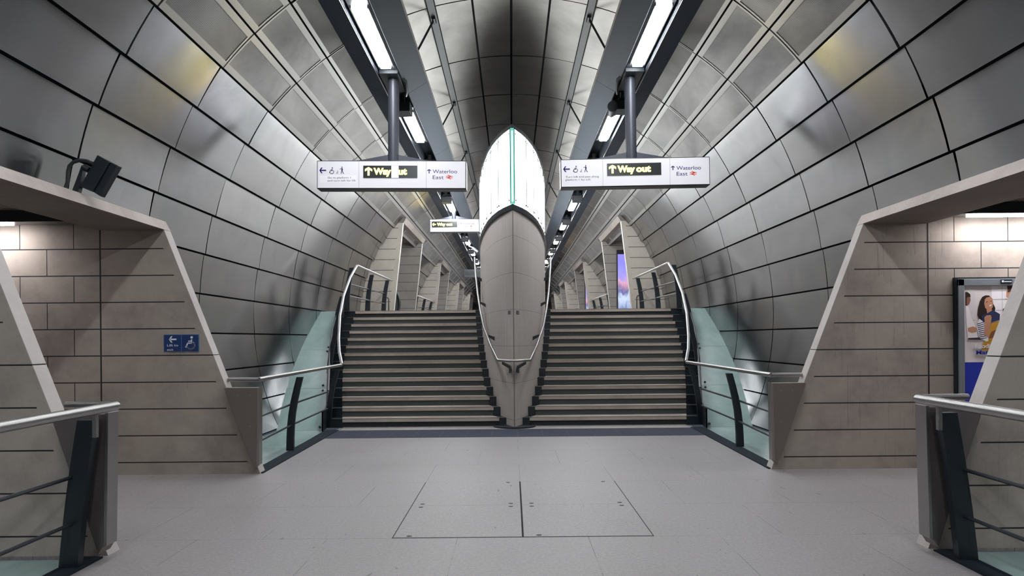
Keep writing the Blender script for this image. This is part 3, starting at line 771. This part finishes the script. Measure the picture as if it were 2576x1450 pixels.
# ------------------------------------------------------------------ hanging signs
def hanging(s, d, x0, x1, z0, z1, px, label, roll, group):
    r = thing('hanging_sign', (px, d + .12, z1), label, 'sign', group)
    r.rotation_euler = (0, roll, 0)
    mb = MB(); mb.box(x0-.012, x1+.012, d, d+.22, z0-.012, z1+.012); case = mb.build('case', 'black_metal', r, bevel=.008)
    mb = MB(); mb.box(x0, x1, d-.004, d, z0, z1); face = mb.build('face', 'sign_white' if d < 15 else 'sign_far_white', r)
    rr = .085 if d < 15 else .07
    mb = MB(); mb.tube([(px, d+.12, z1+.02), (px, d+.12, 5.6)], rr, 16); mb.tube([(px, d+.12, z1+.02), (px, d+.12, z1+.13)], rr+.006, 16); mb.build('pole', 'lamp_housing', r, smooth=True)
    mb = MB()
    w = .53 if d < 15 else .45
    mb.prism([(px-w, z1+.015), (px+w, z1+.015), (px+w, z1+.035), (px+.08, z1+.12), (px-.08, z1+.12), (px-w, z1+.035)], 'y', d+.08, d+.16)
    mb.box(px-w-.02, px+w+.02, d+.05, d+.19, z1+.012, z1+.028); mb.build('bracket', 'lamp_housing', r)
    return r, face
SC = 10.2 / FPX
def big_sign(s):
    d = 10.2; x0 = -2.94 if s < 0 else .735; x1 = x0 + 372*SC; z1 = 4.20 if s < 0 else 4.207; z0 = z1 - 67*SC
    px = s * 1.815
    lab = ('white hanging sign on the left reading Go to platform 1 and turn left' if s < 0 else 'white hanging sign on the right reading Turn left and pass along platform 1')
    r, f = hanging(s, d, x0, x1, z0, z1, px, lab, 0, 'hanging direction signs')
    X = lambda u: x0 + u*SC
    Z = lambda v: z1 - v*SC
    y = d - .004
    for u in (104, 273):
        mb = MB(); mb.box(X(u)-.003, X(u)+.003, y-.001, y, z0, z1); mb.build('divider', 'lightline', r)
    v0 = 0
    mb = MB(); arrow(mb, X(13), Z(23), 17*SC, math.pi, 3.4*SC, y); mb.build('arrow', 'sign_blue', r)
    mb = MB(); wheelchair(mb, X(35.5), Z(23.5), 16.5*SC, y, 1.5*SC); mb.build('wheelchair_symbol', 'sign_blue', r)
    mb = MB(); child(mb, X(49.5), Z(28), 7.5*SC, y); mb.build('child_symbol', 'sign_blue', r)
    mb = MB(); walker(mb, X(61), Z(23), 18.5*SC, y); mb.build('walking_figure', 'sign_blue', r)
    if s < 0:
        mb = MB(); mb.box(X(5), X(98), y-.0006, y, Z(54), Z(35.5)); mb.build('pasted_label', 'sticker', r)
        text('Go to platform 1', X(25.5), X(83.5), Z(43.4), Z(38.6), y-.001, 'sign_grey_text', r)
        text('and turn left for lift', X(25), X(96), Z(50.9), Z(46), y-.001, 'sign_grey_text', r)
    else:
        text('Turn left and pass along', X(10.5), X(94), Z(44.8), Z(40), y, 'sign_grey_text', r)
        text('platform 1 for Lift', X(10), X(73), Z(52.2), Z(47.4), y, 'sign_grey_text', r)
    mb = MB(); mb.box(X(115), X(251), y-.006, y, Z(42), Z(11)); p = mb.build('lit_panel', 'sign_black', r)
    yy = y - .006
    if s < 0:
        mb = MB()
        for i in range(5):
            for j in range(8): mb.box(X(186+i*3.7), X(189+i*3.7), yy-.001, yy, Z(41.5-j*3.8), Z(38.4-j*3.8))
        mb.build('exposed_leds', 'led_patch', p)
    mb = MB(); arrow(mb, X(128.5), Z(25.5), 21*SC, math.pi/2, 5*SC, yy-.002); mb.build('lit_arrow', 'yellow_lit', p)
    text('Way', X(141), X(185), Z(33), Z(17), yy-.002, 'yellow_lit', p, .045, 'lit_lettering')
    text('out', X(188), X(225), Z(33), Z(17), yy-.002, 'yellow_lit', p, .045, 'lit_lettering')
    mb = MB(); arrow(mb, X(280.5), Z(25), 11*SC, math.pi/2, 2.2*SC, y); mb.build('arrow', 'sign_blue', r)
    text('Waterloo', X(289.5), X(351), Z(30), Z(20.2), y, 'sign_blue', r)
    text('East', X(289.5), X(317), Z(44.5), Z(34.7), y, 'sign_blue', r)
    mb = MB(); rail_mark(mb, X(322.5), X(340), Z(39.5), 10.5*SC, y); mb.build('rail_symbol', 'sign_red', r)
    r.rotation_euler = (0, math.radians(.55 if s < 0 else -.6), 0)
simple('lightline', (.40,.40,.43), .5); M['sticker'] = Mat('sticker', (.62,.61,.65), .4).emit((.97,.97,1), .18).m  # sticker gets a faint glow to match the brightened face
for s in (-1, 1): big_sign(s)
# third sign further on
d = 20.9; q = d / FPX
x0 = (1083-1289)*q; x1 = x0 + 178*q; z1 = EYE + (852-551)*q; z0 = z1 - 31*q
r, f = hanging(-1, d, x0, x1, z0, z1, -1.80, 'smaller white sign left of the pillar with yellow arrow pointing left', 0, 'hanging direction signs')
X = lambda u: x0 + u*q
Z = lambda v: z1 - v*q
y = d - .004
mb = MB(); mb.box(X(5), X(68), y-.006, y, Z(20), Z(5)); p = mb.build('lit_panel', 'sign_black', r)
mb = MB(); arrow(mb, X(10.5), Z(12.5), 8.5*q, math.pi, 2*q, y-.008); mb.build('lit_arrow', 'yellow_lit', p)
text('Way out', X(17.5), X(56), Z(15.6), Z(8.6), y-.008, 'yellow_lit', p, .04, 'lit_lettering')
mb = MB(); mb.box(X(73.5)-.003, X(73.5)+.003, y-.001, y, z0, z1); mb.build('divider', 'lightline', r)
mb = MB(); arrow(mb, X(79), Z(10.5), 5*q, math.pi, 1*q, y); mb.build('arrow', 'sign_blue', r)
text('Waterloo', X(83.5), X(111.5), Z(13), Z(8.6), y, 'sign_blue', r); text('East', X(83.5), X(96), Z(19.6), Z(15.3), y, 'sign_blue', r)
mb = MB(); rail_mark(mb, X(100), X(106.5), Z(17.6), 4.6*q, y); mb.build('rail_symbol', 'sign_red', r)
# far dark indicator
r = thing('train_indicator', (-2.0, 33, 4.8), 'far dark display board hanging beside the pillar on the left', 'display board')
mb = MB(); mb.box(-2.34, -1.50, 33, 33.3, 4.52, 4.90); mb.build('case', 'lamp_housing', r, bevel=.01)
mb = MB(); mb.box(-2.28, -1.52, 32.985, 33, 4.63, 4.81); mb.build('screen', 'sign_black', r)
mb = MB(); mb.tube([(-1.85, 33.15, 4.9), (-1.85, 33.15, 5.55)], .05, 10); mb.build('pole', 'lamp_housing', r)
r = thing('signal_lamp', (1.66, 33, 5.3), 'small glowing amber lamp at the far end of the right beam by the pillar', 'lamp')
mb = MB(); mb.tube([(1.66, 33, 5.24), (1.66, 33.12, 5.24)], .085, 12); mb.build('lens', 'amber_lamp', r)
mb = MB(); mb.tube([(1.66, 33.02, 5.24), (1.66, 33.25, 5.24)], .12, 12); mb.tube([(1.70, 33.15, 5.24), (1.72, 33.15, 5.58)], .03, 8); mb.build('housing', 'black_metal', r)

# ------------------------------------------------------------------ lift sign on the left passage wall
q = PASS[1] / FPX; d = PASS[1]
X = lambda px: (px - 1288)*q - .03
Z = lambda py: EYE + (852 - (py - 6.5))*q
r = thing('wall_sign', (X(457), d, Z(863)), 'small blue sign with wheelchair symbol on the left concrete wall', 'sign')
mb = MB(); mb.box(X(413), X(501.5), d-.012, d, Z(884.5), Z(841)); mb.build('plate', 'plate_line', r)
mb = MB(); mb.box(X(414), X(457), d-.014, d-.012, Z(883.6), Z(842)); mb.box(X(458.4), X(500.5), d-.014, d-.012, Z(883.6), Z(842)); mb.build('face', 'plate_blue', r)
y = d - .014
mb = MB(); arrow(mb, X(436), Z(853.5), 19*q, math.pi, 3.6*q, y); mb.build('arrow', 'plate_white', r)
text('Lift to', X(422), X(449.5), Z(871), Z(865), y, 'plate_white', r); text('exit', X(422), X(437.5), Z(882), Z(876), y, 'plate_white', r)
mb = MB(); wheelchair(mb, X(480.5), Z(862.5), 33*q, y, 3.2*q); mb.build('wheelchair_symbol', 'plate_white', r)

# ------------------------------------------------------------------ poster on the right passage wall
X = lambda px: (px - 1288)*q - .03
Z = lambda py: EYE + (852 - (py + 9))*q
r = thing('poster', (5.5, d, 1.3), 'framed advertising poster with smiling dark haired woman on the right concrete wall', 'poster')
zb, zt = .52, Z(704.5); xa, xb = X(2402), X(2402) + 1.24
mb = MB(); mb.box(xa-.02, xb+.02, d-.05, d, zb-.02, zt+.02); mb.build('backing', 'black_metal', r)
mb = MB(); t = .066
mb.box(xa, xb, d-.07, d-.05, zt-.075, zt); mb.box(xa, xb, d-.07, d-.05, zb, zb+.07); mb.box(xa, xa+t, d-.07, d-.05, zb, zt); mb.box(xb-t, xb, d-.07, d-.05, zb, zt); mb.build('frame', 'poster_frame', r, bevel=.003)
y = d - .052
mb = MB(); mb.box(xa+t, xb-t, y-.001, y, zb+.07, zt-.075); pr = mb.build('print', 'poster_paper', r)
y -= .001
mb = MB(); mb.box(xa+t, xb-t, y-.0006, y, Z(1100), Z(912.5)); mb.build('blue_band', 'poster_paper_blue', pr)
ps = 196/861.
PX = lambda u: X(2380 + u*ps); PZ = lambda v: Z(680 + v*ps)
def ink(nm, m, pts, k=1, name=None):
    mb = MB(); mb.poly([(PX(u), PZ(v)) for u, v in pts], y - .0006*k, .0005); return mb.build(nm, 'ink_' + m, pr)
ink('window', 'window', [(470,190),(900,190),(900,520),(500,560),(470,400)])
for v in (235, 330, 450): ink('window_bar', 'line', [(440,v),(640,v-2),(640,v+6),(440,v+8)], 2)
ink('window_bar', 'line', [(582,190),(588,190),(590,450),(584,450)], 2)
ink('kitchen', 'lightgrey', [(178,200),(280,200),(300,560),(185,560)], 1)
ink('man_hair', 'hair', [(180,250),(205,250),(235,275),(238,310),(205,320),(195,400),(180,395)], 3)
ink('man_face', 'skin_dark', [(196,310),(232,300),(238,340),(225,378),(205,400),(192,380)], 4)
ink('man_shirt', 'white_cloth', [(184,400),(215,410),(240,520),(290,640),(320,760),(205,780),(190,600)], 3)
ink('man_hand', 'skin', [(205,645),(260,628),(296,640),(298,690),(250,700),(205,680)], 4)
ink('man_shirt', 'white_cloth', [(600,260),(660,300),(700,420),(640,420)], 2)
ink('woman_hair', 'hair', [(400,288),(440,290),(475,325),(486,380),(508,430),(500,470),(440,520),(380,580),(330,560),(310,500),(318,430),(340,350),(365,305)], 5)
ink('woman_face', 'skin', [(412,312),(450,305),(476,330),(486,375),(478,420),(455,450),(425,452),(395,425),(386,380),(392,335)], 6)
ink('woman_mouth', 'white_cloth', [(436,402),(462,388),(470,392),(450,410)], 7)
ink('woman_eye', 'hair', [(402,362),(425,352),(428,357),(405,368)], 7); ink('woman_eye', 'hair', [(452,350),(470,347),(471,352),(454,355)], 7)
ink('woman_neck', 'skin', [(410,440),(468,440),(475,490),(420,500)], 5.5)
ink('woman_scarf', 'navy', [(350,510),(410,490),(480,450),(556,495),(552,560),(470,580),(420,600),(370,580)], 7.5)
ink('woman_top', 'white_cloth', [(330,545),(380,580),(440,610),(450,790),(405,795),(330,750),(300,640)], 6)
for i in range(9): ink('stripe', 'navy', [(303+i*4,600+i*20),(385+i*3,575+i*22),(385+i*3,581+i*22),(305+i*4,609+i*20)], 6.8)
ink('woman_cardigan', 'mustard', [(455,600),(550,570),(566,650),(510,790),(500,900),(355,890),(370,800),(425,790),(440,680)], 7)
ink('woman_hand', 'skin', [(385,530),(410,508),(455,505),(465,530),(455,600),(440,660),(430,750),(380,720),(390,620)], 8)
ink('woman_arm', 'brown', [(460,690),(540,650),(552,690),(500,750),(430,760)], 8)
ink('counter', 'dark', [(205,755),(330,750),(350,775),(205,772)], 7)
ink('friend_hair', 'hair_brown', [(640,185),(760,185),(760,260),(680,250),(645,260)], 4)
ink('friend_face', 'skin', [(632,240),(700,250),(690,370),(650,350),(655,320),(630,310)], 3)
ink('friend_jacket', 'navy', [(590,440),(650,400),(760,420),(760,700),(585,580)], 5)
text('Foodie', PX(280), PX(482), PZ(866), PZ(820), y-.0052, 'ink_white_cloth', pr, .02)
text('Match', PX(292), PX(500), PZ(935), PZ(890), y-.0052, 'poster_paper_blue', pr, .02)
mb = MB(); mb.box(PX(558), PX(682), d-.074, d-.07, PZ(158), PZ(117)); mb.build('maker_plate', 'black_metal', r)
mb = MB(); mb.box(PX(568), PX(592), d-.076, d-.074, PZ(148), PZ(126)); mb.box(PX(598), PX(675), d-.076, d-.074, PZ(146), PZ(136)); mb.build('maker_mark', 'plate_white', r)

# ------------------------------------------------------------------ speaker box on the left lintel
r = thing('speaker_box', (-4.05, 6.3, ZT+.12), 'dark tilted speaker box on a bracket above the left passage lintel', 'loudspeaker')
q = 6.25 / FPX
X = lambda u: (140 + u*180/1864 - 1288)*q - .03
Z = lambda v: EYE + (852 - (370 + v*180/1864 - 6))*q
mb = MB(); mb.prism([(X(1140),Z(175)),(X(1460),Z(350)),(X(1000),Z(1140)),(X(680),Z(1000))], 'y', 6.24, 6.34); mb.prism([(X(1460),Z(350)),(X(1640),Z(440)),(X(1170),Z(1250)),(X(1000),Z(1140))], 'y', 6.26, 6.34); mb.build('cabinet', 'black_metal', r, bevel=.008)
mb = MB(); mb.prism([(X(730),Z(450)),(X(790),Z(450)),(X(610),Z(1270)),(X(430),Z(1230)),(X(660),Z(640))], 'y', 6.24, 6.29); mb.tube([(X(760),6.26,Z(480)),(X(900),6.26,Z(560))], .03, 10); mb.build('bracket', 'black_metal', r)
mb = MB(); mb.tube([(X(u),6.22,Z(v)) for u, v in ((320,1120),(400,900),(410,650),(450,480),(560,380),(740,330),(900,350),(1060,420))], .0165, 10); mb.build('cable', 'black_matte', r, smooth=True)
mb = MB(); mb.box(X(190), X(370), 6.16, 6.3, Z(1180), Z(1110)); mb.build('foot', 'black_metal', r)

# ------------------------------------------------------------------ escalator newel in the first left opening, screens on the right
r = thing('escalator_newel', (-3.72, 21.6, 2.17), 'rounded black escalator handrail end in the first opening on the left', 'escalator')
mb = MB(); cx, cz, rr = -4.02, 2.66, .40
mb.prism([(cx + .36*math.cos(2*math.pi*k/28), cz + .52*math.sin(2*math.pi*k/28)) for k in range(28)], 'y', 21.6, 21.7); mb.build('glass_side', 'drum_glass', r)
mb = MB(); mb.tube([(cx + .40*math.cos(math.radians(a)), 21.6, cz + .56*math.sin(math.radians(a))) for a in range(-70, 116, 8)], .045, 10); mb.build('handrail', 'black_metal', r, smooth=True)
mb = MB(); mb.box(-4.6, -3.66, 21.62, 23.4, 2.17, 2.30); mb.build('skirt', 'brushed_steel_plate', r)
for k, (i, n_) in enumerate(((0, 'first'), (1, 'second'))):
    dq = FIN_UP[i][1] - .01
    r = thing('advert_screen', (4.0, dq, 2.5), 'tall glowing purple advert screen in the %s upper opening on the right' % n_, 'screen', 'advert screens')
    mb = MB(); mb.box(3.62, 4.62, dq-.10, dq, 2.35, 4.55); mb.build('case', 'black_metal', r, bevel=.01)
    mb = MB(); mb.box(3.66, 4.58, dq-.104, dq-.10, 2.45, 4.40); mb.build('display', 'screen_picture', r)
    mb = MB(); mb.box(3.58, 4.66, dq-.22, dq, 2.17, 2.35); mb.build('base', 'trough_paint', r)

# ------------------------------------------------------------------ camera, world, render look
cam = bpy.data.cameras.new('camera'); co = bpy.data.objects.new('camera', cam); C.objects.link(co)
co.location = (-.03, 0, EYE); co.rotation_mode = 'XYZ'
ROLL = .5
co.rotation_euler = (Matrix.Rotation(math.radians(90), 3, 'X') @ Matrix.Rotation(math.radians(-ROLL), 3, 'Z')).to_euler()
cam.sensor_fit = 'HORIZONTAL'; cam.sensor_width = 36; cam.lens = FPX * 36 / 2576
cam.shift_y = 127 / 2576; cam.shift_x = 0.0; cam.clip_start = .05; cam.clip_end = 200
bpy.context.scene.camera = co
w = bpy.data.worlds.new('world'); bpy.context.scene.world = w; w.use_nodes = True
w.node_tree.nodes['Background'].inputs[0].default_value = (.10,.13,.17,1); w.node_tree.nodes['Background'].inputs[1].default_value = .3
sc = bpy.context.scene
sc.view_settings.view_transform = 'Standard'; sc.view_settings.look = 'None'; sc.view_settings.gamma = 1; sc.view_settings.exposure = .62
